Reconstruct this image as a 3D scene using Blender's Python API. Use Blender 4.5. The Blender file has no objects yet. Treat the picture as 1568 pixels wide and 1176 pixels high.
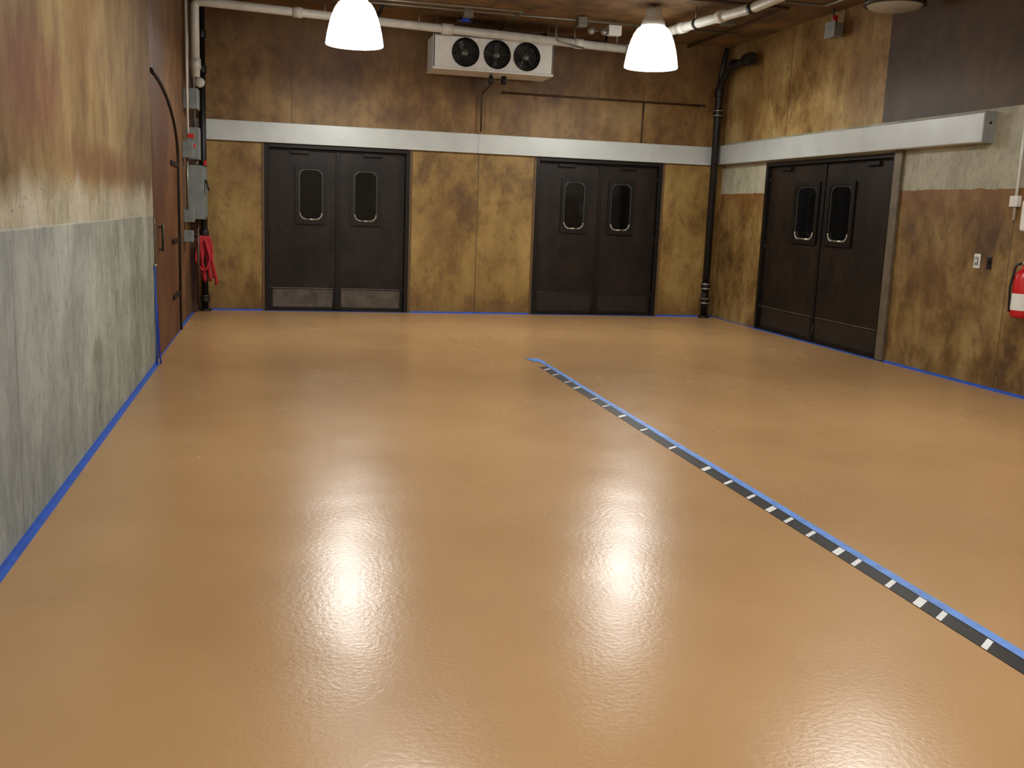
import bpy, bmesh, math, random
from mathutils import Vector, Matrix
random.seed(4)
S=bpy.context.scene
YB,XL,XR,ZC=14.28,-1.086,6.63,4.04
YF=-5.0
# ---------------------------------------------------------------- materials
def srgb(r,g,b):
    f=lambda c:(c/255/12.92) if c/255<=.04045 else ((c/255+.055)/1.055)**2.4
    return (f(r),f(g),f(b),1)
class M:
    def __init__(s,name,rough=.6,metal=0,spec=.5):
        s.m=bpy.data.materials.new(name);s.m.use_nodes=True;s.nt=s.m.node_tree
        s.b=s.nt.nodes['Principled BSDF'];s.set('Roughness',rough);s.set('Metallic',metal);s.set('Specular IOR Level',spec)
    def n(s,t,**k):
        x=s.nt.nodes.new(t)
        for a,v in k.items(): setattr(x,a,v)
        return x
    def link(s,a,b): s.nt.links.new(a,b)
    def put(s,inp,v):
        if isinstance(v,bpy.types.NodeSocket): s.link(v,inp)
        elif v is not None: inp.default_value=v
    def set(s,k,v): s.put(s.b.inputs[k],v)
    def math(s,op,a,b=None,clamp=False):
        x=s.n('ShaderNodeMath',operation=op,use_clamp=clamp);s.put(x.inputs[0],a)
        if b is not None: s.put(x.inputs[1],b)
        return x.outputs[0]
    def mix(s,f,a,b,bt='MIX'):
        x=s.n('ShaderNodeMix',data_type='RGBA',blend_type=bt);s.put(x.inputs[0],f);s.put(x.inputs[6],a);s.put(x.inputs[7],b);return x.outputs[2]
    def co(s):
        if not hasattr(s,'_c'): s._c=s.n('ShaderNodeTexCoord').outputs['Object']
        return s._c
    def xyz(s):
        if not hasattr(s,'_x'):
            q=s.n('ShaderNodeSeparateXYZ');s.link(s.co(),q.inputs[0]);s._x=q.outputs
        return s._x
    def noise(s,scale,detail=4,rough=.55,stretch=(1,1,1),off=(0,0,0),dist=0):
        mp=s.n('ShaderNodeMapping');s.link(s.co(),mp.inputs[0]);mp.inputs['Scale'].default_value=stretch;mp.inputs['Location'].default_value=off
        x=s.n('ShaderNodeTexNoise');s.link(mp.outputs[0],x.inputs['Vector']);x.inputs['Scale'].default_value=scale
        x.inputs['Detail'].default_value=detail;x.inputs['Roughness'].default_value=rough;x.inputs['Distortion'].default_value=dist
        return x.outputs['Fac']
    def ramp(s,f,stops):
        x=s.n('ShaderNodeValToRGB');s.put(x.inputs[0],f);e=x.color_ramp.elements
        while len(e)<len(stops): e.new(.5)
        for i,(p,c) in enumerate(stops):
            e[i].position=p;e[i].color=c if len(c)==4 else (*c,1)
        return x.outputs[0]
    def step(s,v,a,b):
        x=s.n('ShaderNodeMapRange');s.put(x.inputs[0],v);x.inputs[1].default_value=a;x.inputs[2].default_value=b;return x.outputs[0]
    def bump(s,h,strength=.3,dist=.01,prev=None):
        x=s.n('ShaderNodeBump');x.inputs['Strength'].default_value=strength;x.inputs['Distance'].default_value=dist;s.link(h,x.inputs['Height'])
        if prev is not None: s.link(prev,x.inputs['Normal'])
        s.link(x.outputs[0],s.b.inputs['Normal']);return x.outputs[0]
def simple(name,c,rough=.5,metal=0,var=.12,sc=8,spec=.5):
    m=M(name,rough,metal,spec)
    c=srgb(*c);d=tuple(v*(1-var*2) for v in c[:3])+(1,)
    m.set('Base Color',m.mix(m.step(m.noise(sc,2),.35,.7),c,d))
    return m.m
def stained(m,dark,mid,light,seed=0,s=1.0,streak=.12):
    o=(seed*3.7,seed*5.1,seed*2.3)
    n1=m.noise(1.5*s,6,.68,(1,1,.75),o,.2)
    c=m.ramp(n1,[(.34,srgb(*dark)),(.48,srgb(*mid)),(.64,srgb(*light))])
    n2=m.noise(1.0,3,.65,(9,9,.9),o)
    c=m.mix(m.step(n2,.38,.7),c,m.mix(1.0,c,(1-streak*1.6,1-streak*1.8,1-streak*2,1),'MULTIPLY'))
    n3=m.noise(6*s,6,.75,(1,1,.6),o)
    c=m.mix(m.step(n3,.49,.78),c,m.mix(.55,c,srgb(*light)))
    c=m.mix(m.step(n3,.49,.28),c,m.mix(.7,c,tuple(v*.75 for v in srgb(*dark)[:3])+(1,)))
    return c
def concrete(m,a,b,c_,seed=0):
    o=(seed*2.1,seed*4.4,seed)
    n1=m.noise(1.5,4,.65,(1,1,.7),o)
    c=m.ramp(n1,[(.33,srgb(*a)),(.5,srgb(*b)),(.66,srgb(*c_))])
    n2=m.noise(1,5,.78,(10,10,4.5),o)
    c=m.mix(m.math('MULTIPLY',m.step(n2,.50,.66),.5),c,srgb(*c_))
    c=m.mix(m.math('MULTIPLY',m.step(n2,.48,.34),.5),c,srgb(*a))
    n3=m.noise(26,4,.78,(1,1,.6),o)
    c=m.mix(m.math('MULTIPLY',m.step(n3,.54,.66),.65),c,m.mix(1.0,c,(.55,.55,.53,1),'MULTIPLY'))
    return c
def seams(m,c,axis,pos,w=.007,zlo=-1,zhi=9):
    x=m.xyz()[axis];z=m.xyz()[2]
    for p in pos:
        d=m.math('ABSOLUTE',m.math('SUBTRACT',x,p));f=m.math('LESS_THAN',d,w)
        f=m.math('MULTIPLY',f,m.math('MULTIPLY',m.math('GREATER_THAN',z,zlo),m.math('LESS_THAN',z,zhi)))
        c=m.mix(m.math('MULTIPLY',f,.6),c,(.03,.018,.01,1))
    return c
def blob(m,c,cy,cz,ry,rz,col,amt,axis=1,seed=0):
    y=m.xyz()[axis];z=m.xyz()[2]
    if not hasattr(m,'_bn'): m._bn=m.math('MULTIPLY',m.math('SUBTRACT',m.noise(3.5,5,.7,(1,1,.6),(3,3,0)),.45),2.6)
    a=m.math('POWER',m.math('DIVIDE',m.math('SUBTRACT',y,cy),ry),2.0);b=m.math('POWER',m.math('DIVIDE',m.math('SUBTRACT',z,cz),rz),2.0)
    d=m.math('ADD',m.math('ADD',a,b),m._bn)
    return m.mix(m.math('MULTIPLY',m.math('SUBTRACT',1.0,m.step(d,.0,1.3)),amt),c,srgb(*col))

# back wall
m=M('stained_plywood_back',.55)
z=m.xyz()[2]
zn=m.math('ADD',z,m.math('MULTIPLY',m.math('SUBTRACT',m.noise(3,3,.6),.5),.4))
lo=stained(m,(94,66,28),(136,106,52),(162,134,76),1)
hi=stained(m,(88,60,28),(122,90,46),(150,120,70),2)
c=m.mix(m.math('GREATER_THAN',z,2.4),lo,hi)
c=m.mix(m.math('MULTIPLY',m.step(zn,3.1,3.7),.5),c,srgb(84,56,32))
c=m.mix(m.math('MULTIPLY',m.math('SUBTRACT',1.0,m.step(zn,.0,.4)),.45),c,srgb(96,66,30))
c=blob(m,c,2.75,3.2,.55,.4,(66,42,24),.7,0);c=blob(m,c,5.0,3.0,.5,.3,(160,140,96),.4,0);c=blob(m,c,.5,3.3,.7,.5,(84,54,28),.6,0)
c=blob(m,c,1.8,2.75,.5,.2,(84,54,28),.5,0);c=blob(m,c,-.5,1.9,.3,.5,(100,64,28),.5,0);c=blob(m,c,2.3,1.2,.3,.6,(110,76,34),.5,0)
c=seams(m,c,0,[2.83],.009,0,2.35);c=seams(m,c,0,[.2,2.81,5.28],.007,2.4,3.4)
m.set('Base Color',c);m.bump(m.noise(12,2,.6,(1,1,.3)),.25,.01)
MB=m.m
# right wall
m=M('stained_plywood_right',.55)
x,y,z=m.xyz()
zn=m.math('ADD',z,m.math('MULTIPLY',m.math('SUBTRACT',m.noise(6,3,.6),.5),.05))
lo=stained(m,(82,56,26),(122,94,46),(158,132,82),3,1.2)
lo=m.mix(m.math('MULTIPLY',m.step(zn,1.5,1.88),.6),lo,srgb(120,76,32))
con=concrete(m,(134,130,106),(160,156,134),(184,182,160),2)
hi=stained(m,(114,84,40),(162,130,76),(194,168,112),4,1.0)
dk=stained(m,(62,44,24),(78,58,34),(94,72,44),5)
hi=m.mix(m.math('LESS_THAN',y,10.2),hi,dk)
c=m.mix(m.math('GREATER_THAN',zn,1.89),lo,con);c=m.mix(m.math('GREATER_THAN',z,2.64),c,hi)
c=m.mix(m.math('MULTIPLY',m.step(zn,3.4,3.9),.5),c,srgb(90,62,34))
c=blob(m,c,10.7,3.05,.35,.6,(112,74,34),.6,1);c=blob(m,c,13.5,3.0,.4,.5,(120,84,42),.5,1);c=blob(m,c,9.0,1.0,.5,.4,(96,62,26),.5,1)
c=seams(m,c,1,[7.95],.008,0,2.64);c=seams(m,c,1,[12.4,10.2],.01,2.64,4.1)
m.set('Base Color',c);m.bump(m.noise(12,2,.6,(1,1,.3)),.25,.01)
MR=m.m
# left near wall
m=M('board_formed_concrete_left',.75,0,.35)
x,y,z=m.xyz()
zn=m.math('ADD',z,m.math('MULTIPLY',m.math('SUBTRACT',m.noise(5,4,.65),.5),.04))
zm_=m.math('ADD',z,m.math('MULTIPLY',m.math('SUBTRACT',m.noise(3,4,.65,(1,1,.5)),.5),.35))
con=concrete(m,(110,114,100),(144,148,134),(176,180,168),5)
con=m.mix(m.math('MULTIPLY',m.math('SUBTRACT',1.0,m.step(y,3.8,7.5)),.35),con,srgb(152,162,178))
rim=concrete(m,(146,140,116),(174,168,146),(192,188,168),7)
up=stained(m,(108,84,48),(140,114,70),(166,142,98),6,.8)
c=m.mix(m.step(zn,1.335,1.355),con,rim);c=m.mix(m.step(zm_,1.46,1.62),c,up)
c=blob(m,c,5.0,1.98,.75,.36,(118,66,42),.8,1);c=blob(m,c,7.2,1.70,2.0,.13,(118,78,46),.75,1)
c=blob(m,c,6.3,2.5,.5,.5,(132,94,50),.5,1)
c=blob(m,c,6.5,.55,.2,.10,(90,90,80),.6,1);c=blob(m,c,9.2,2.6,.35,1.6,(112,82,44),.6,1)
vo=m.n('ShaderNodeTexVoronoi');mp=m.n('ShaderNodeMapping');m.link(m.co(),mp.inputs[0]);mp.inputs['Scale'].default_value=(2.2,2.2,5);m.link(mp.outputs[0],vo.inputs['Vector'])
hole=m.math('MULTIPLY',m.math('LESS_THAN',vo.outputs['Distance'],.12),m.math('LESS_THAN',m.math('ABSOLUTE',m.math('SUBTRACT',z,1.5)),.12))
c=m.mix(m.math('MULTIPLY',hole,.75),c,srgb(80,68,54))
c=seams(m,c,1,[4.55,7.3],.004,0,1.3)
m.set('Base Color',c)
hb=m.math('ADD',m.noise(1,4,.75,(12,12,6)),m.math('MULTIPLY',m.step(z,1.34,1.35),-.9))
m.bump(hb,.6,.012)
ML=m.m
m=M('stained_wood_left',.6)
m.set('Base Color',stained(m,(80,50,28),(106,74,42),(132,98,58),8));MLF=m.m
m=M('rust_brown_door_paint',.55,0,.3)
m.set('Base Color',stained(m,(72,44,27),(96,60,36),(114,78,48),9,1));MRUST=m.m
m=M('ceiling_plywood',.7)
c=stained(m,(68,48,28),(104,76,44),(146,112,66),10,.6);c=seams(m,c,0,[.2,2.64,5.08],.01);c=seams(m,c,1,[1,3.44,5.88,8.32,10.76,13.2],.01)
m.set('Base Color',c);MC=m.m
m=M('front_wall_plaster',.8);m.set('Base Color',concrete(m,(130,118,92),(156,142,112),(176,164,134),11));MFR=m.m
# floor: glossy epoxy
m=M('tan_epoxy_floor',.25,0,.5)
n1=m.noise(.5,3,.6);c=m.mix(m.step(n1,.35,.65),srgb(182,144,99),srgb(170,133,89))
n3=m.noise(70,2,.6);c=m.mix(m.math('MULTIPLY',m.step(n3,.45,.7),.10),c,srgb(144,106,68))
m.set('Base Color',c)
rr=m.math('ADD',m.math('MULTIPLY',m.noise(1.3,3,.6,(1,.5,1)),.14),.19);m.set('Roughness',rr)
p=m.bump(m.noise(1.8,1,.5),.28,.02);p=m.bump(m.noise(48,2,.6),.20,.004,p)
MF=m.m
MSIL=simple('galvanised_silver',(192,197,194),.42,.2,.06,3)
MSILD=simple('silver_end_cap',(150,152,150),.5,.3)
m=M('dark_brown_door',.45,0,.28);m.set('Base Color',stained(m,(20,15,12),(31,23,17),(43,32,24),12,1.5,.1));MDOOR=m.m
MDOORF=simple('dark_door_frame',(21,16,13),.45,0,.2,6,.3)
MKICK=simple('worn_kick_plate',(98,90,80),.42,.4,.25,7)
MKICKD=simple('dark_kick_plate',(46,39,33),.42,.3,.2,7)
MSTEEL=simple('brushed_steel',(176,170,156),.35,.8,.1)
MDSTEEL=simple('dull_dark_steel',(66,63,58),.45,.5,.1)
MGLASS=simple('dark_window_glass',(10,11,12),.06,0,.1)
MBLUE=simple('blue_masking_tape',(52,98,196),.55,0,.15,12)
MBLUEL=simple('light_blue_tape',(104,150,226),.45,0,.15,9)
MBLACK=simple('black_rubber',(18,17,17),.5,0,.1)
MWHITE=simple('white_paint',(222,222,216),.45,0,.06)
MPIPE=simple('white_pvc_pipe',(208,206,196),.4,0,.08)
MCAST=simple('black_cast_iron',(30,29,28),.45,.3,.15)
MGREY=simple('grey_enamel_box',(124,130,128),.5,.2,.12)
MRED=simple('red_paint',(190,22,24),.35,0,.1)
MREDC=simple('red_fabric',(180,32,42),.8,0,.2,14)
MCOND=simple('galvanised_conduit',(132,128,116),.4,.6,.12)
MBROWNP=simple('brown_painted_pipe',(74,50,30),.5,0,.15)
MBLUEP=simple('blue_plastic',(24,52,180),.4,0,.1)
MSTRIPE=simple('stripe_white',(230,232,232),.4,0,.05)
MLENS=simple('frosted_lens_off',(176,176,164),.25,0,.05)
m=M('glowing_prismatic_shade',.3);m.set('Base Color',(.9,.9,.88,1));m.set('Emission Color',(1.0,.98,.93,1));m.set('Emission Strength',4.5);MSH=m.m
MSH.cycles.emission_sampling='NONE'
# ---------------------------------------------------------------- geometry helpers
def link(o,parent=None):
    S.collection.objects.link(o)
    if parent is not None:
        o.parent=parent;o.matrix_parent_inverse=parent.matrix_world.inverted()
    return o
def empty(name,loc):
    e=bpy.data.objects.new(name,None);e.empty_display_size=.1;e.location=loc;S.collection.objects.link(e);bpy.context.view_layer.update();return e
def mk(name,bm,mat,parent=None,smooth=False,bevel=0):
    bmesh.ops.recalc_face_normals(bm,faces=bm.faces)
    me=bpy.data.meshes.new(name);bm.to_mesh(me);bm.free()
    for t in (mat if isinstance(mat,list) else [mat]): me.materials.append(t)
    if smooth:
        for p in me.polygons:p.use_smooth=True
    o=bpy.data.objects.new(name,me);link(o,parent)
    if bevel:
        b=o.modifiers.new('b','BEVEL');b.width=bevel;b.segments=2;b.limit_method='ANGLE'
    return o
def addbox(bm,x0,x1,y0,y1,z0,z1):
    v=[bm.verts.new((x,y,z)) for x in (x0,x1) for y in (y0,y1) for z in (z0,z1)]
    for f in [(0,1,3,2),(4,6,7,5),(0,4,5,1),(2,3,7,6),(0,2,6,4),(1,5,7,3)]: bm.faces.new([v[i] for i in f])
def boxes(name,L,mat,parent=None,bevel=0):
    bm=bmesh.new()
    for b in L: addbox(bm,*b)
    return mk(name,bm,mat,parent,False,bevel)
def frameT(n):
    n=Vector(n).normalized();a=Vector((0,0,1)) if abs(n.z)<.9 else Vector((1,0,0));u=n.cross(a).normalized();return u,n.cross(u).normalized(),n
def addcyl(bm,a,b,r,r2=None,seg=20,caps=True):
    a=Vector(a);b=Vector(b);u,w,n=frameT(b-a);r2=r if r2 is None else r2
    R=[[bm.verts.new(c+u*q*math.cos(t*2*math.pi/seg)+w*q*math.sin(t*2*math.pi/seg)) for t in range(seg)] for c,q in ((a,r),(b,r2))]
    for i in range(seg): bm.faces.new([R[0][i],R[0][(i+1)%seg],R[1][(i+1)%seg],R[1][i]])
    if caps: bm.faces.new(R[0][::-1]);bm.faces.new(R[1])
def cyls(name,L,mat,parent=None,bevel=0,seg=20):
    bm=bmesh.new()
    for c in L: addcyl(bm,*c,seg=seg) if len(c)<5 else addcyl(bm,*c)
    o=mk(name,bm,mat,parent,False,bevel)
    for p in o.data.polygons: p.use_smooth=len(p.vertices)==4
    return o
def tube(name,pts,r,mat,parent=None,round_=.06,seg=14):
    P=[Vector(p) for p in pts];Q=[P[0]]
    for i in range(1,len(P)-1):
        a=(P[i-1]-P[i]);b=(P[i+1]-P[i]);k=min(round_,a.length*.45,b.length*.45)
        s=P[i]+a.normalized()*k;e=P[i]+b.normalized()*k
        for t in range(7):
            t/=6;Q.append(s*(1-t)**2+P[i]*2*t*(1-t)+e*t*t)
    Q.append(P[-1])
    bm=bmesh.new();rings=[];u=None
    for i,q in enumerate(Q):
        d=(Q[min(i+1,len(Q)-1)]-Q[max(i-1,0)]).normalized()
        if u is None: u=frameT(d)[0]
        u=(u-d*u.dot(d)).normalized();w=d.cross(u)
        rings.append([bm.verts.new(q+u*r*math.cos(t*2*math.pi/seg)+w*r*math.sin(t*2*math.pi/seg)) for t in range(seg)])
    for A,B in zip(rings,rings[1:]):
        for i in range(seg): bm.faces.new([A[i],A[(i+1)%seg],B[(i+1)%seg],B[i]])
    bm.faces.new(rings[0][::-1]);bm.faces.new(rings[-1])
    o=mk(name,bm,mat,parent)
    for p in o.data.polygons:p.use_smooth=len(p.vertices)==4
    return o
def lathe(name,prof,c,mat,parent=None,seg=48,rib=0,axis='Z',cap=False):
    bm=bmesh.new();c=Vector(c);R=[]
    for r,h in prof:
        ring=[]
        for i in range(seg):
            t=i*2*math.pi/seg;q=r*(1+(rib if i%2 else -rib))
            if axis=='Z': v=Vector((q*math.cos(t),q*math.sin(t),h))
            elif axis=='Y': v=Vector((q*math.cos(t),h,q*math.sin(t)))
            else: v=Vector((h,q*math.cos(t),q*math.sin(t)))
            ring.append(bm.verts.new(c+v))
        R.append(ring)
    for A,B in zip(R,R[1:]):
        for i in range(seg): bm.faces.new([A[i],A[(i+1)%seg],B[(i+1)%seg],B[i]])
    if cap: bm.faces.new(R[0]);bm.faces.new(R[-1])
    return mk(name,bm,mat,parent,True)
def torus(bm,c,R,r,axis='Y',seg=32,ms=6):
    c=Vector(c);rings=[]
    for i in range(seg):
        t=i*2*math.pi/seg;ring=[]
        for j in range(ms):
            s=j*2*math.pi/ms;q=R+r*math.cos(s);h=r*math.sin(s)
            v=Vector((q*math.cos(t),h,q*math.sin(t))) if axis=='Y' else (Vector((h,q*math.cos(t),q*math.sin(t))) if axis=='X' else Vector((q*math.cos(t),q*math.sin(t),h)))
            ring.append(bm.verts.new(c+v))
        rings.append(ring)
    for i in range(seg):
        A=rings[i];B=rings[(i+1)%seg]
        for j in range(ms): bm.faces.new([A[j],A[(j+1)%ms],B[(j+1)%ms],B[j]])
# ---------------------------------------------------------------- room shell
boxes('floor',[(XL-.3,XR+.3,YF-.2,YB+.3,-.2,0)],MF)
boxes('ceiling',[(XL-.3,XR+.3,YF-.2,YB+.3,ZC,ZC+.2)],MC)
T=.25
D1=(-.166,1.838);D2=(3.69,5.655);ZD=2.30
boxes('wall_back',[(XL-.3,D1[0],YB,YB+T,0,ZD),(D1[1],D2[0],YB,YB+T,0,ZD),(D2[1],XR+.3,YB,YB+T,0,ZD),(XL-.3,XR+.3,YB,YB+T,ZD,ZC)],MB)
DR=(9.85,12.86)
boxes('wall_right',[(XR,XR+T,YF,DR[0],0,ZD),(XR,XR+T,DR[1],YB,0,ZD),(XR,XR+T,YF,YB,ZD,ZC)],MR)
YC=9.55
boxes('wall_left',[(XL-T,XL,YF,YC,0,ZC)],ML,bevel=.008)
boxes('wall_left_far',[(XL-T,XL-.035,YC,YB,0,ZC)],MLF)
boxes('wall_front',[(XL-.3,XR+.3,YF-.2,YF,0,ZC)],MFR)
# ---------------------------------------------------------------- silver bands
boxes('trim_1',[(XL-.02,2.80,YB-.05,YB+.01,2.305,2.575),(2.815,XR-.12,YB-.05,YB+.01,2.305,2.575),(2.80,2.815,YB-.045,YB,2.31,2.57)],MSIL,bevel=.006)
e=empty('sliding_track_cover',(XR,11.3,2.45))
boxes('cover',[(XR-.12,XR-.002,8.36,YB-.055,2.32,2.60)],MSIL,e,.01)
boxes('end_cap',[(XR-.126,XR-.001,8.345,8.365,2.313,2.607)],MSILD,e,.004)
cyls('cap_bolt',[((XR-.06,8.335,2.5),(XR-.06,8.35,2.5),.012)],MCAST,e)
# ---------------------------------------------------------------- doors
def rrect(w,h,r,n=6):
    P=[]
    for cx,cz,a0 in ((w/2-r,h/2-r,0),(-w/2+r,h/2-r,90),(-w/2+r,-h/2+r,180),(w/2-r,-h/2+r,270)):
        for k in range(n+1):
            a=math.radians(a0+90*k/n);P.append((cx+r*math.cos(a),cz+r*math.sin(a)))
    return P
def ringplate(name,outer,inner,tf,d0,d1,mat,parent):
    bm=bmesh.new();n=len(outer)
    V=[[bm.verts.new(tf(p[0],d,p[1])) for p in L] for L,d in ((outer,d1),(outer,d0),(inner,d0),(inner,d1))]
    for A,B in ((0,1),(1,2),(2,3),(3,0)):
        for i in range(n): bm.faces.new([V[A][i],V[A][(i+1)%n],V[B][(i+1)%n],V[B][i]])
    return mk(name,bm,mat,parent,False)
def plate(name,L,tf,d,mat,parent):
    bm=bmesh.new();bm.faces.new([bm.verts.new(tf(p[0],d,p[1])) for p in L]);return mk(name,bm,mat,parent)
def door(idx,s0,s1,mid,wins,T2,kick,rec=.07):
    c=T2((s0+s1)/2,0,1.1);e=empty('door_%d'%idx,c)
    def bx(name,L,mat,bev=.004):
        bm=bmesh.new()
        for a,b,d0,d1,z0,z1 in L:
            p=T2(a,d0,z0);q=T2(b,d1,z1);addbox(bm,min(p[0],q[0]),max(p[0],q[0]),min(p[1],q[1]),max(p[1],q[1]),z0,z1)
        return mk(name,bm,mat,e,False,bev)
    fr=.055
    bx('frame',[(s0,s0+fr,-.2,.012,0,ZD),(s1-fr,s1,-.2,.012,0,ZD),(s0+fr,s1-fr,-.2,.012,ZD-.05,ZD)],MDOORF)
    bx('leaf_1',[(s0+fr+.004,mid-.006,-rec-.05,-rec,.012,ZD-.055)],MDOOR)
    bx('leaf_2',[(mid+.006,s1-fr-.004,-rec-.05,-rec,.012,ZD-.055)],MDOOR)
    bx('astragal',[(mid-.028,mid+.028,-rec+.001,-rec+.018,.02,ZD-.06)],MDOORF)
    bx('kick_plates',[(s0+fr+.05,mid-.06,-rec+.001,-rec+.006,.05,.30),(mid+.06,s1-fr-.05,-rec+.001,-rec+.006,.05,.30)],kick)
    bx('rails',[(s0+fr+.03,mid-.05,-rec+.001,-rec+.010,.31,.325),(mid+.05,s1-fr-.03,-rec+.001,-rec+.010,.31,.325)],MKICK if idx!=2 else MKICKD)
    bx('threshold',[(s0,s1,-.2,.0,.0,.012)],MCAST,.002)
    for k,(a,b,z0,z1) in enumerate(wins):
        w=b-a;h=z1-z0;cx=(a+b)/2;cz=(z0+z1)/2
        tf=lambda x,d,z,cx=cx,cz=cz:T2(cx+x,d,cz+z)
        ringplate('window_frame_%d'%(k+1),rrect(w,h,.03),rrect(w*.78,h*.87,.085),tf,-rec+.026,-rec-.001,MDOORF,e)
        ringplate('window_gasket_%d'%(k+1),rrect(w*.78,h*.87,.085),rrect(w*.69,h*.82,.09),tf,-rec+.012,-rec-.001,MDSTEEL,e)
        plate('window_glass_%d'%(k+1),rrect(w*.73,h*.85,.085),tf,-rec+.002,MGLASS,e)
        bm=bmesh.new()
        L=[p for p in rrect(w*.72,h*.84,.09)]
        low=[(x*.98,zz) for x,zz in L if zz<-h*.24];low.sort(key=lambda q:q[0])
        for (xa,za),(xb,zb) in zip(low,low[1:]): addcyl(bm,tf(xa,-rec+.014,za),tf(xb,-rec+.014,zb),.014,seg=8)
        mk('window_bead_%d'%(k+1),bm,MSTEEL,e,True)
    for a in (s0+.35,s1-.65):
        bx('closer_arm',[(a,a+.26,-rec,-rec+.04,ZD-.12,ZD-.075)],MDOORF)
    L=[]
    for zz in (.3,1.15,2.05):
        for ss in (s0+fr,s1-fr): L.append((T2(ss,-rec+.012,zz-.05),T2(ss,-rec+.012,zz+.05),.011))
    cyls('hinges',L,MDOORF,e)
    cyls('floor_bolt',[(T2(mid-.05,-rec+.02,.02),T2(mid-.05,-rec+.02,.22),.008)],MDOORF,e)
    return e
TB=lambda s,d,z:(s,YB-d,z)
TR=lambda s,d,z:(XR-d,s,z)
door(1,D1[0],D1[1],.835,[(.25,.68,1.22,2.04),(1.01,1.44,1.22,2.04)],TB,MKICK)
door(2,D2[0],D2[1],4.70,[(4.10,4.52,1.22,2.03),(4.83,5.25,1.22,2.03)],TB,MKICKD)
door(3,DR[0],DR[1],11.38,[(12.08-.62,12.10,1.23,2.02),(10.66,11.28,1.23,2.02)],TR,MKICKD,.05)
boxes('trim_2',[(XR-.035,XR+.0,DR[0]-.13,DR[0],0.01,2.32)],simple('aged_steel_jamb',(122,112,94),.5,.4,.15),bevel=.004)
boxes('trim_3',[(1.838,1.875,YB-.012,YB,0.005,2.3),(3.655,3.69,YB-.012,YB,0.005,2.3),(5.655,5.69,YB-.012,YB,.005,2.3),(-.2,-.166,YB-.012,YB,.005,2.3)],simple('door_casing_wood',(96,72,40),.6),bevel=.003)
# arched side door in left wall
e=empty('door_4',(XL,10.8,1.2))
prof=[(9.62,0.01),(9.62,2.62)]
for k in range(13):
    a=math.pi/2*(1-k/12);prof.append((9.62+2.33*math.cos(a)*1.0,1.95+.67*math.sin(a)))
prof.append((11.95,.01))
bm=bmesh.new()
f=[bm.verts.new((XL-.006,p[0],p[1])) for p in prof[0:1]+prof[2:]];g=[bm.verts.new((XL-.034,p[0],p[1])) for p in prof[0:1]+prof[2:]]
bm.faces.new(f);n=len(f)
for i in range(n): bm.faces.new([f[i],f[(i+1)%n],g[(i+1)%n],g[i]])
mk('panel',bm,MRUST,e)
tube('arch_trim',[(XL-.002,p[0],p[1]) for p in prof[2:]],.022,MDOORF,e,.02,8)
boxes('hinge_straps',[(XL-.008,XL+.012,11.2,12.0,.42,.47),(XL-.008,XL+.012,11.2,12.0,1.02,1.07),(XL-.008,XL+.012,11.2,12.0,1.85,1.9)],MDOORF,e,.004)
cyls('handle',[((XL+.03,10.0,1.0),(XL+.03,10.0,1.25),.012),((XL-.01,10.0,1.02),(XL+.03,10.0,1.02),.009),((XL-.01,10.0,1.23),(XL+.03,10.0,1.23),.009)],MDSTEEL,e)
# ---------------------------------------------------------------- blue tape
t=.0015
boxes('trim_4',[(XL,XL+.035,YF,YC,0,t),(XL-.035,XL+.0,YC,YB,0,t),(XL-.03,D1[0],YB-.035,YB,0,t),(D1[1],D2[0],YB-.035,YB,0,t),(D2[1],XR,YB-.035,YB,0,t),
 (D1[0],D1[1],YB-.055,YB-.002,0,t),(D2[0],D2[1],YB-.055,YB-.002,0,t),
 (XR-.035,XR,YF,DR[0],0,t),(XR-.06,XR-.002,DR[0],DR[1],0,t),(XR-.035,XR,DR[1],YB-.04,0,t),
 (XL-.001,XL+.003,YF,YC,0,.02),(XL+.03,D1[0],YB-.004,YB,0,.02),(D1[1],D2[0],YB-.004,YB,0,.02),(D2[1],XR,YB-.004,YB,0,.02),(XR-.004,XR,YF,DR[0]-.13,0,.02)],MBLUE)
# floor strip
e=empty('striped_floor_joint_strip',(2.57,4.5,0))
def X0(y): return 2.575+.028*(y-2.7)/7
bm=bmesh.new()
def quad(bm,x0,x1,x2,x3,y0,y1,zz):
    v=[bm.verts.new(c) for c in ((x0,y0,zz),(x1,y0,zz),(x2,y1,zz),(x3,y1,zz))];bm.faces.new(v)
ys=[YF+.5+i*.4 for i in range(36)]+[9.62]
prev=0
for a,b in zip(ys,ys[1:]):
    nx=random.uniform(-.004,.004);quad(bm,X0(a)+prev,X0(a)+.05+prev,X0(b)+.05+nx,X0(b)+nx,a,b,.004);prev=nx
quad(bm,X0(9.6)-.05,X0(9.6)+.07,X0(9.6)+.04,X0(9.6)-.09,9.62,9.86,.004)
mk('blue_tape',bm,MBLUEL,e)
bm=bmesh.new();addbox(bm,2.494,2.576,YF+.5,9.3,0,.0025)
for v in bm.verts: v.co.x+=.028*(v.co.y-2.7)/7
mk('black_strip',bm,MBLACK,e)
bm=bmesh.new()
marks=[6.44,5.9,5.35,5.05,4.76,4.52,4.34,4.12,3.86,3.72,3.46,3.25,3.12,2.86,2.6,2.4,2.1]
marks=[9.1,8.8,8.4,8.1,7.6,7.3,6.9]+marks+[1.8-.27*i for i in range(20)]
for i,y in enumerate(marks):
    w=.05 if i%3==0 else .032;sl=.06
    quad(bm,X0(y)-.080,X0(y)-.003,X0(y)-.003,X0(y)-.080,y,y+w,.0032)
    bm.verts.ensure_lookup_table();vs=list(bm.verts)[-4:];vs[1].co.y+=sl;vs[2].co.y+=sl
mk('white_stripes',bm,MSTRIPE,e)
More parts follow.
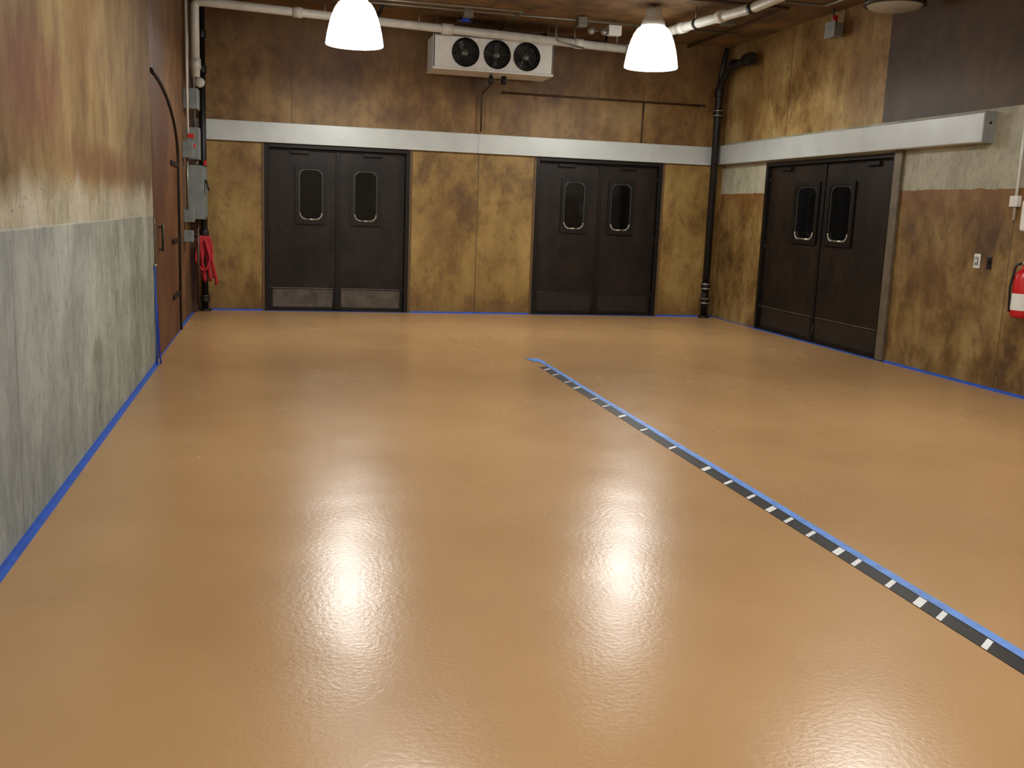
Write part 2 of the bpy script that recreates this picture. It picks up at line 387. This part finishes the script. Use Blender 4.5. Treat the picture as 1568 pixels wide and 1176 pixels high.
# ---------------------------------------------------------------- pendant lamps
def lamp(x,y,zb=3.3,watt=62):
    e=empty('pendant_lamp',(x,y,zb))
    prof=[(.322,0),(.325,.015),(.318,.06),(.305,.14),(.285,.23),(.258,.32),(.225,.40),(.185,.46),(.14,.49)]
    inner=[(r-.012,h) for r,h in prof][::-1]
    lathe('prismatic_shade',prof+inner+[prof[0]],(x,y,zb),MSH,e,72,.012)
    lathe('ballast_housing',[(.145,.482),(.15,.50),(.13,.56),(.10,.60),(.10,.68),(.04,.70)],(x,y,zb),MWHITE,e,32,0,'Z',True)
    cyls('hanger',[((x,y,zb+.69),(x,y,ZC),.012)],MCOND,e)
    lathe('bulb',[(.02,.42),(.05,.36),(.062,.28),(.05,.2),(.02,.17)],(x,y,zb),MSH,e,20,0,'Z',True)
    l=bpy.data.lights.new('lamp_light','AREA');l.shape='DISK';l.size=.38;l.energy=watt;l.color=(1,.98,.93)
    o=bpy.data.objects.new('lamp_light',l);o.location=(x,y,zb+.02);link(o,e)
    l=bpy.data.lights.new('lamp_glow','POINT');l.shadow_soft_size=.12;l.energy=watt*.35;l.color=(1,.98,.93)
    o=bpy.data.objects.new('lamp_glow',l);o.location=(x,y,zb-.14);link(o,e)
for x in (.87,4.47):
    for y,wt in ((11.9,60),(6.3,46),(1.6,52),(-3.0,40)): lamp(x,y,3.3,wt)
# ---------------------------------------------------------------- evaporator
e=empty('evaporator_fan_unit',(2.83,13.8,3.55))
ex0,ex1,ez0,ez1,ey0,ey1=2.02,3.66,3.36,3.77,13.5,14.05
boxes('casing',[(ex0,ex1,ey0+.16,ey1,ez0,ez1),(ex0,ex0+.02,ey0,ey0+.16,ez0,ez1),(ex1-.02,ex1,ey0,ey0+.16,ez0,ez1),(ex0,ex1,ey0,ey0+.16,ez1-.015,ez1)],MWHITE,e,.004)
boxes('drain_pan',[(ex0-.01,ex1+.01,ey0-.02,ey1,ez0-.03,ez0)],MWHITE,e,.008)
bm=bmesh.new();cs=[ex0+.43,ex0+.86,ex0+1.27];hr=.185;zm=(ez0+ez1)/2
edges=[ex0,(cs[0]+cs[1])/2,(cs[1]+cs[2])/2,ex1];ns=32
for k,cx in enumerate(cs):
    a0,a1=edges[k],edges[k+1];I=[];O=[]
    for i in range(ns):
        t=2*math.pi*(i+.5)/ns;c_,s_=math.cos(t),math.sin(t);I.append(bm.verts.new((cx+hr*c_,ey0,zm+hr*s_)))
        kx=((a1-cx)/c_) if c_>0 else ((a0-cx)/c_);kz=((ez1-zm)/abs(s_)) if abs(s_)>1e-6 else 9
        kk=min(kx,kz);O.append(bm.verts.new((cx+kk*c_,ey0,zm+kk*s_)))
    for i in range(ns): bm.faces.new([I[i],I[(i+1)%ns],O[(i+1)%ns],O[i]])
    for sx,sz in ((a0,ez0),(a0,ez1),(a1,ez0),(a1,ez1)):
        near=sorted(range(ns),key=lambda i:(O[i].co.x-sx)**2+(O[i].co.z-sz)**2)
        i=near[0];cand=[j for j in ((i+1)%ns,(i-1)%ns)]
        j=min(cand,key=lambda j:(O[j].co.x-sx)**2+(O[j].co.z-sz)**2)
        bm.faces.new([O[i],O[j],bm.verts.new((sx,ey0,sz))])
mk('front_panel',bm,MWHITE,e)
bm=bmesh.new()
for cx in cs: addcyl(bm,(cx,ey0,zm),(cx,ey0+.15,zm),hr,hr*.95,32,False)
mk('fan_shrouds',bm,MCAST,e,True)
boxes('coil_back',[(ex0+.02,ex1-.02,ey0+.15,ey0+.159,ez0,ez1-.015)],MBLACK,e)
MBLADE=simple('fan_blade_grey',(84,84,84),.4,.5)
for k,cx in enumerate(cs):
    lathe('motor_%d'%(k+1),[(.001,-.0),(.045,.0),(.05,.015),(.05,.10)],(cx,ey0+.03,zm),MCOND,e,20,0,'Y')
    bm=bmesh.new()
    for j in range(4):
        a=j*math.pi/2+.4+k
        def pt(rr,da,dy): return bm.verts.new((cx+rr*math.cos(a+da),ey0+.085+dy,zm+rr*math.sin(a+da)))
        A=[pt(.045,-.25,-.015),pt(.10,-.28,-.02),pt(.165,-.18,-.022),pt(.168,.2,.022),pt(.10,.32,.02),pt(.045,.3,.015)]
        bm.faces.new(A)
    mk('blades_%d'%(k+1),bm,MBLADE,e)
    bm=bmesh.new()
    for R in (.05,.085,.12,.155,.185): torus(bm,(cx,ey0-.012,zm),R,.003,'Y',32,5)
    for j in range(8):
        a=j*math.pi/4;addcyl(bm,(cx+.03*math.cos(a),ey0-.012,zm+.03*math.sin(a)),(cx+.19*math.cos(a),ey0-.006,zm+.19*math.sin(a)),.003,seg=6)
    mk('fan_guard_%d'%(k+1),bm,MDSTEEL,e,True)
cyls('hanger_rods',[((x,y,ez1),(x,y,ZC),.008) for x in (ex0+.06,ex1-.06) for y in (ey0+.08,ey1-.06)],MCOND,e)
tube('drain_line',[(2.83,13.62,ez0-.02),(2.83,13.62,ez0-.18),(2.83,14.1,ez0-.22),(2.83,14.2,ez0-.22),(2.83,14.2,2.60)],.014,MBROWNP,e)
cyls('drain_trap',[((2.83,13.62,ez0-.17),(2.83,13.62,ez0-.06),.03),((3.05,13.8,ez0-.14),(3.05,13.8,ez0-.03),.035)],MCAST,e)
tube('refrigerant_line',[(3.6,13.7,ez1),(3.6,13.7,3.92),(3.6,14.1,3.93),(4.6,14.1,3.93),(4.6,14.1,4.03)],.02,MCAST,e)
# ---------------------------------------------------------------- pipes
e=empty('white_overhead_pipe',(2,13.35,3.8))
tube('run_along_back',[(-.98,13.35,3.0),(-.98,13.35,3.90),(-.82,13.33,3.90),(4.62,13.33,3.74)],.055,MPIPE,e,.09)
cyls('couplings',[((.2,13.33,3.870),(.32,13.33,3.866),.067),((2.1,13.33,3.814),(2.24,13.33,3.810),.069),((3.9,13.33,3.761),(4.02,13.33,3.757),.067),((-.98,13.35,3.1),(-.98,13.35,3.22),.067)],MPIPE,e)
cyls('hangers',[((x,13.33,z),(x,13.33,ZC),.008) for x,z in ((.6,3.86),(1.8,3.82),(3.9,3.76),(4.5,3.74))],MCOND,e)
e=empty('white_overhead_pipe',(5,11,3.85))
tube('run_forward',[(4.70,13.33,3.74),(4.86,12.9,3.83),(4.90,12.4,3.85),(5.15,10.6,3.83),(5.2,4.0,3.88)],.058,MPIPE,e,.12)
cyls('couplings',[((4.93,12.2,3.848),(4.955,12.05,3.846),.07),((5.05,11.3,3.838),(5.068,11.18,3.837),.07),((4.64,13.33,3.74),(4.72,13.33,3.74),.067)],MPIPE,e)
cyls('clamps',[((4.985,11.8,3.843),(4.99,11.75,3.843),.066),((5.14,10.65,3.83),(5.146,10.58,3.83),.066)],MCAST,e)
cyls('hangers',[((4.98,11.8,3.88),(4.98,11.8,ZC),.01),((5.16,10.3,3.88),(5.16,10.3,ZC),.01)],MCOND,e)
e=empty('drain_stack_pipe',(-.97,14.15,2))
tube('pipe',[(-.96,14.17,.002),(-.96,14.17,4.02)],.045,MCAST,e,.1)
cyls('couplings',[((-.96,14.17,z),(-.96,14.17,z+.1),.062) for z in (.12,1.0,3.15,3.6)]+[((-.96,14.17,0.002),(-.96,14.17,.03),.085)],MCAST,e,.004)
cyls('bands',[((-.96,14.17,z),(-.96,14.17,z+.015),.065) for z in (.14,.2,3.17,3.22)],MDSTEEL,e)
e=empty('drain_stack_pipe',(6.42,14.1,2))
PX=6.415
tube('pipe',[(PX,14.13,0.002),(PX,14.13,3.45),(PX,13.85,3.68),(PX,13.3,3.72)],.055,MCAST,e,.14)
tube('branch',[(PX,14.13,3.1),(PX,14.13,3.55),(PX+.02,14.0,3.98)],.04,MCAST,e,.1)
cyls('couplings',[((PX,14.13,z),(PX,14.13,z+.12),.072) for z in (.2,.42,3.0,3.3)]+[((PX,14.13,0.002),(PX,14.13,.035),.085),((PX,13.32,3.72),(PX,13.14,3.72),.088),((PX,13.75,3.70),(PX,13.65,3.71),.075)],MCAST,e,.004)
cyls('bands',[((PX,14.13,z),(PX,14.13,z+.018),.075) for z in (.22,.29,.44,.51,3.02,3.09)],MSTEEL,e)
cyls('cleanout_tee',[((PX,14.13,.36),(PX-.08,14.02,.36),.04)],MCAST,e)
e=empty('wall_conduit',(4.6,14.25,3.15))
tube('horizontal_run',[(3.15,YB-.02,3.17),(6.22,YB-.02,3.17)],.014,MBROWNP,e)
tube('vertical_drop',[(5.28,YB-.02,3.17),(5.28,YB-.02,2.58)],.014,MBROWNP,e)
cyls('end_caps',[((6.18,YB-.02,3.17),(6.25,YB-.02,3.17),.02),((3.13,YB-.02,3.17),(3.19,YB-.02,3.17),.02)],MBROWNP,e)
e=empty('ceiling_conduit',(3,13,3.95))
tube('run_1',[(-.9,12.9,3.98),(6.1,12.9,3.98)],.014,MCOND,e)
tube('run_2',[(-.9,12.6,3.97),(3.0,12.6,3.97),(3.0,14.2,3.97)],.014,MCOND,e)
tube('run_3',[(5.4,14.2,3.99),(5.4,10.9,3.99),(6.2,10.9,3.99),(6.2,9.9,3.99)],.016,MCOND,e)
tube('run_4',[(1.3,13.0,3.97),(1.3,14.2,3.95)],.02,MCAST,e)
tube('run_5',[(3.5,11.2,3.99),(5.9,11.2,3.99),(5.9,14.2,3.99)],.02,MBROWNP,e)
tube('drop_1',[(3.55,13.0,4.0),(3.55,13.0,3.72),(3.95,13.05,3.66)],.014,MCOND,e)
boxes('junction_boxes',[(.8,.92,12.84,12.96,3.9,4.02),(2.3,2.42,12.84,12.96,3.9,4.02),(5.5,5.65,12.1,12.25,3.93,4.03),(3.8,3.92,12.84,12.96,3.9,4.02)],MCOND,e,.006)
e=empty('emergency_light',(4.35,13.0,3.85))
boxes('battery_box',[(4.27,4.45,13.0,13.12,3.85,3.98)],MWHITE,e,.01)
for k,sx in enumerate((4.02,4.2)): 
    lathe('head_%d'%(k+1),[(.001,0),(.05,.0),(.055,.03),(.035,.08),(.012,.1)],(sx,12.95,3.88),MCOND,e,20,0,'Y')
cyls('bracket',[((4.0,13.06,3.9),(4.3,13.06,3.9),.012),((4.36,13.06,3.97),(4.36,13.06,ZC),.012)],MCOND,e)
e=empty('blue_valve',(2.35,13.1,3.9))
cyls('body',[((2.26,13.15,3.9),(2.46,13.15,3.9),.03),((2.36,13.15,3.9),(2.36,13.15,ZC),.01)],MCAST,e)
boxes('lever',[(2.32,2.42,13.08,13.12,3.88,3.92)],MBLUEP,e,.004)
e=empty('fire_alarm_horn',(6.5,11.2,3.8))
boxes('body',[(6.44,6.56,11.08,11.26,3.70,3.86)],MGREY,e,.01)
boxes('faceplate',[(6.425,6.44,11.06,11.28,3.69,3.88)],MSILD,e,.006)
cyls('beacon',[((6.49,11.17,3.86),(6.49,11.17,3.95),.03)],MRED,e)
cyls('conduit',[((6.49,11.22,3.86),(6.49,11.22,ZC),.014),((6.56,11.17,3.77),(XR,11.17,3.77),.014)],MCOND,e)
e=empty('round_ceiling_light',(6.1,9.35,3.8))
lathe('bezel',[(.02,.10),(.24,.09),(.30,.05),(.31,.0),(.28,-.005),(.27,.0)],(6.15,9.45,3.72),MDSTEEL,e,40)
lathe('lens',[(.275,0),(.24,-.03),(.14,-.05),(.001,-.056)],(6.15,9.45,3.72),MLENS,e,40)
cyls('stem',[((6.15,9.45,3.81),(6.15,9.45,ZC),.05)],MCOND,e)
# ---------------------------------------------------------------- left corner equipment
e=empty('electrical_disconnect',(-1.0,13.4,1.8))
XW=XL-.035
boxes('main_box',[(XW,-.90,13.40,13.85,1.25,1.93)],MGREY,e,.01)
boxes('main_cover',[(-.90,-.885,13.42,13.83,1.28,1.90)],MGREY,e,.005)
boxes('upper_box',[(XW,-.94,13.15,13.45,2.60,2.85)],MGREY,e,.01)
boxes('switch_box',[(XW,-.99,12.95,13.1,2.0,2.2)],MGREY,e,.006)
boxes('red_switches',[(-1.06,-.985,13.0,13.06,2.24,2.29),(-.99,-.97,13.0,13.06,2.12,2.17),(-.90,-.865,13.38,13.42,1.93,1.99)],MRED,e,.004)
boxes('mid_box',[(XW,-.95,13.45,13.65,2.0,2.4)],MGREY,e,.008)
boxes('lower_outlet',[(XW,-1.0,13.0,13.14,1.22,1.38),(XW,-1.01,12.9,13.08,.98,1.12)],MGREY,e,.006)
cyls('lever',[((-.88,13.41,1.75),(-.84,13.36,1.62),.012)],MCAST,e)
tube('conduit_a',[(-1.06,13.2,ZC),(-1.06,13.2,2.85)],.02,MCOND,e)
tube('conduit_b',[(-1.06,13.05,ZC),(-1.06,13.05,2.2)],.016,MPIPE,e)
tube('conduit_c',[(-1.02,13.55,2.4),(-1.02,13.55,3.3),(-1.02,13.7,3.5),(-1.02,13.7,ZC)],.02,MCOND,e)
tube('conduit_d',[(-1.0,13.6,1.25),(-1.0,13.6,.1)],.018,MBROWNP,e)
tube('conduit_e',[(-1.0,13.55,1.93),(-1.0,13.55,2.0)],.022,MCOND,e)
tube('conduit_f',[(-1.07,13.0,2.0),(-1.07,13.0,1.38)],.014,MCOND,e)
lathe('gauge',[(.001,-.02),(.06,-.02),(.065,0),(.06,.03)],(-.97,13.9,3.0),MPIPE,e,24,0,'Y')
boxes('trim_5',[(XW,-1.05,13.93,14.03,.002,4.03)],MBROWNP,None,.004)
e=empty('red_strap_bundle',(-.93,13.7,.75))
cyls('hook',[((XW,13.78,1.02),(-.86,13.78,1.02),.012)],MCAST,e)
for k in range(9):
    x=-1.03+k*.024;dx=random.uniform(-.03,.05);zl=random.uniform(.36,.52)
    P=[(x*.5-.46,13.76,1.03),(x,13.73,.93),(x+dx,13.72+random.uniform(-.03,.03),.72),(x+dx*1.6+.02,13.73,zl+.08),(x+dx*1.4+.03,13.74,zl)]
    tube('strap_%d'%(k+1),P,.019,MREDC,e,.08,8)
tube('loop',[(-1.0,13.70,.98),(-1.05,13.68,.7),(-.93,13.66,.55),(-.85,13.68,.72),(-.92,13.70,.98)],.017,MREDC,e,.1,8)
e=empty('blue_tape_tail',(XL,9.5,.4))
tube('cord_a',[(XL+.012,9.46,.0),(XL+.018,9.45,.25),(XL+.010,9.48,.5),(XL+.016,9.46,.8),(XL+.008,9.47,.9)],.009,MBLUE,e,.08,8)
tube('cord_b',[(XL+.05,9.44,.006),(XL+.04,9.43,.12),(XL+.03,9.46,.35),(XL+.012,9.50,.62)],.007,MBLUEP,e,.08,8)
cyls('clip',[((XL,9.47,.9),(XL+.03,9.47,.9),.012)],MSTEEL,e)
tube('hose',[(XL+.02,9.50,.86),(XL+.02,9.52,1.2),(XL+.01,9.51,1.32)],.006,MCOND,e,.06,8)
# ---------------------------------------------------------------- right wall small things
e=empty('light_switch',(XR,8.38,1.2))
boxes('plate',[(XR-.008,XR,8.33,8.42,1.13,1.27)],MWHITE,e,.004)
boxes('toggle',[(XR-.022,XR-.008,8.365,8.385,1.185,1.215)],MWHITE,e,.003)
boxes('frame',[(XR-.012,XR-.008,8.35,8.40,1.16,1.24)],MSILD,e,.002)
e=empty('key_switch',(XR,8.2,1.19))
boxes('plate',[(XR-.008,XR,8.17,8.235,1.13,1.25)],MCAST,e,.004)
cyls('cylinder',[((XR-.02,8.2,1.2),(XR-.005,8.2,1.2),.018)],MDOORF,e)
cx,cy=XR-.105,7.60
e=empty('fire_extinguisher',(cx,cy,.9))
lathe('cylinder',[(.001,.73),(.07,.73),(.085,.745),(.088,.77),(.088,1.08),(.075,1.13),(.045,1.16),(.028,1.175),(.028,1.2),(.001,1.2)],(cx,cy,0),MRED,e,32)
lathe('label',[(.0895,.80),(.0895,.95)],(cx,cy,0),MWHITE,e,32)
cyls('valve',[((cx,cy,1.195),(cx,cy,1.235),.022),((cx-.01,cy,1.22),(cx-.04,cy,1.22),.014)],MSTEEL,e)
boxes('handles',[(cx-.012,cx+.012,cy-.11,cy+.02,1.235,1.247),(cx-.012,cx+.012,cy-.10,cy+.02,1.262,1.272)],MCAST,e,.004)
tube('hose',[(cx-.03,cy+.01,1.22),(cx-.08,cy+.03,1.20),(cx-.09,cy+.06,1.0),(cx-.07,cy+.06,.78)],.011,MBLACK,e,.05,10)
boxes('bracket',[(XR-.015,XR,cy-.03,cy+.03,.75,1.2),(XR-.10,XR-.015,cy-.095,cy-.09,1.02,1.05),(XR-.10,XR-.015,cy+.09,cy+.095,1.02,1.05),(XR-.03,XR-.012,cy-.095,cy+.095,1.02,1.05)],MCAST,e,.002)
e=empty('wall_dispenser',(XR,7.55,1.66))
boxes('housing',[(XR-.12,XR,7.46,7.74,1.50,1.78)],MWHITE,e,.025)
boxes('nozzle',[(XR-.10,XR-.03,7.55,7.65,1.47,1.505)],MGREY,e,.006)
e=empty('conduit_drop',(XR,7.93,2.2))
tube('pipe',[(XR-.02,7.93,2.66),(XR-.02,7.93,1.6)],.014,MPIPE,e)
boxes('box',[(XR-.05,XR,7.88,7.98,1.72,1.82)],MWHITE,e,.005)
# ---------------------------------------------------------------- camera
cd=bpy.data.cameras.new('camera');cam=bpy.data.objects.new('camera',cd);S.collection.objects.link(cam);S.camera=cam
cd.sensor_width=36;cd.sensor_fit='HORIZONTAL';cd.lens=1511.786/1568*36;cd.clip_start=.05
yaw,pitch,roll=.2370,.1726,-.0386
fw=Vector((math.sin(yaw)*math.cos(pitch),math.cos(yaw)*math.cos(pitch),-math.sin(pitch)))
r0=Vector((math.cos(yaw),-math.sin(yaw),0));d0=fw.cross(r0)
r=r0*math.cos(roll)+d0*math.sin(roll);d=-r0*math.sin(roll)+d0*math.cos(roll)
R=Matrix((r,-d,-fw)).transposed().to_4x4();R.translation=Vector((0,0,1.5));cam.matrix_world=R
w=bpy.data.worlds.new('world');S.world=w;w.use_nodes=True;w.node_tree.nodes['Background'].inputs[0].default_value=(.5,.45,.38,1);w.node_tree.nodes['Background'].inputs[1].default_value=.05
S.view_settings.view_transform='Standard';S.view_settings.look='None';S.view_settings.exposure=.08;S.view_settings.gamma=1
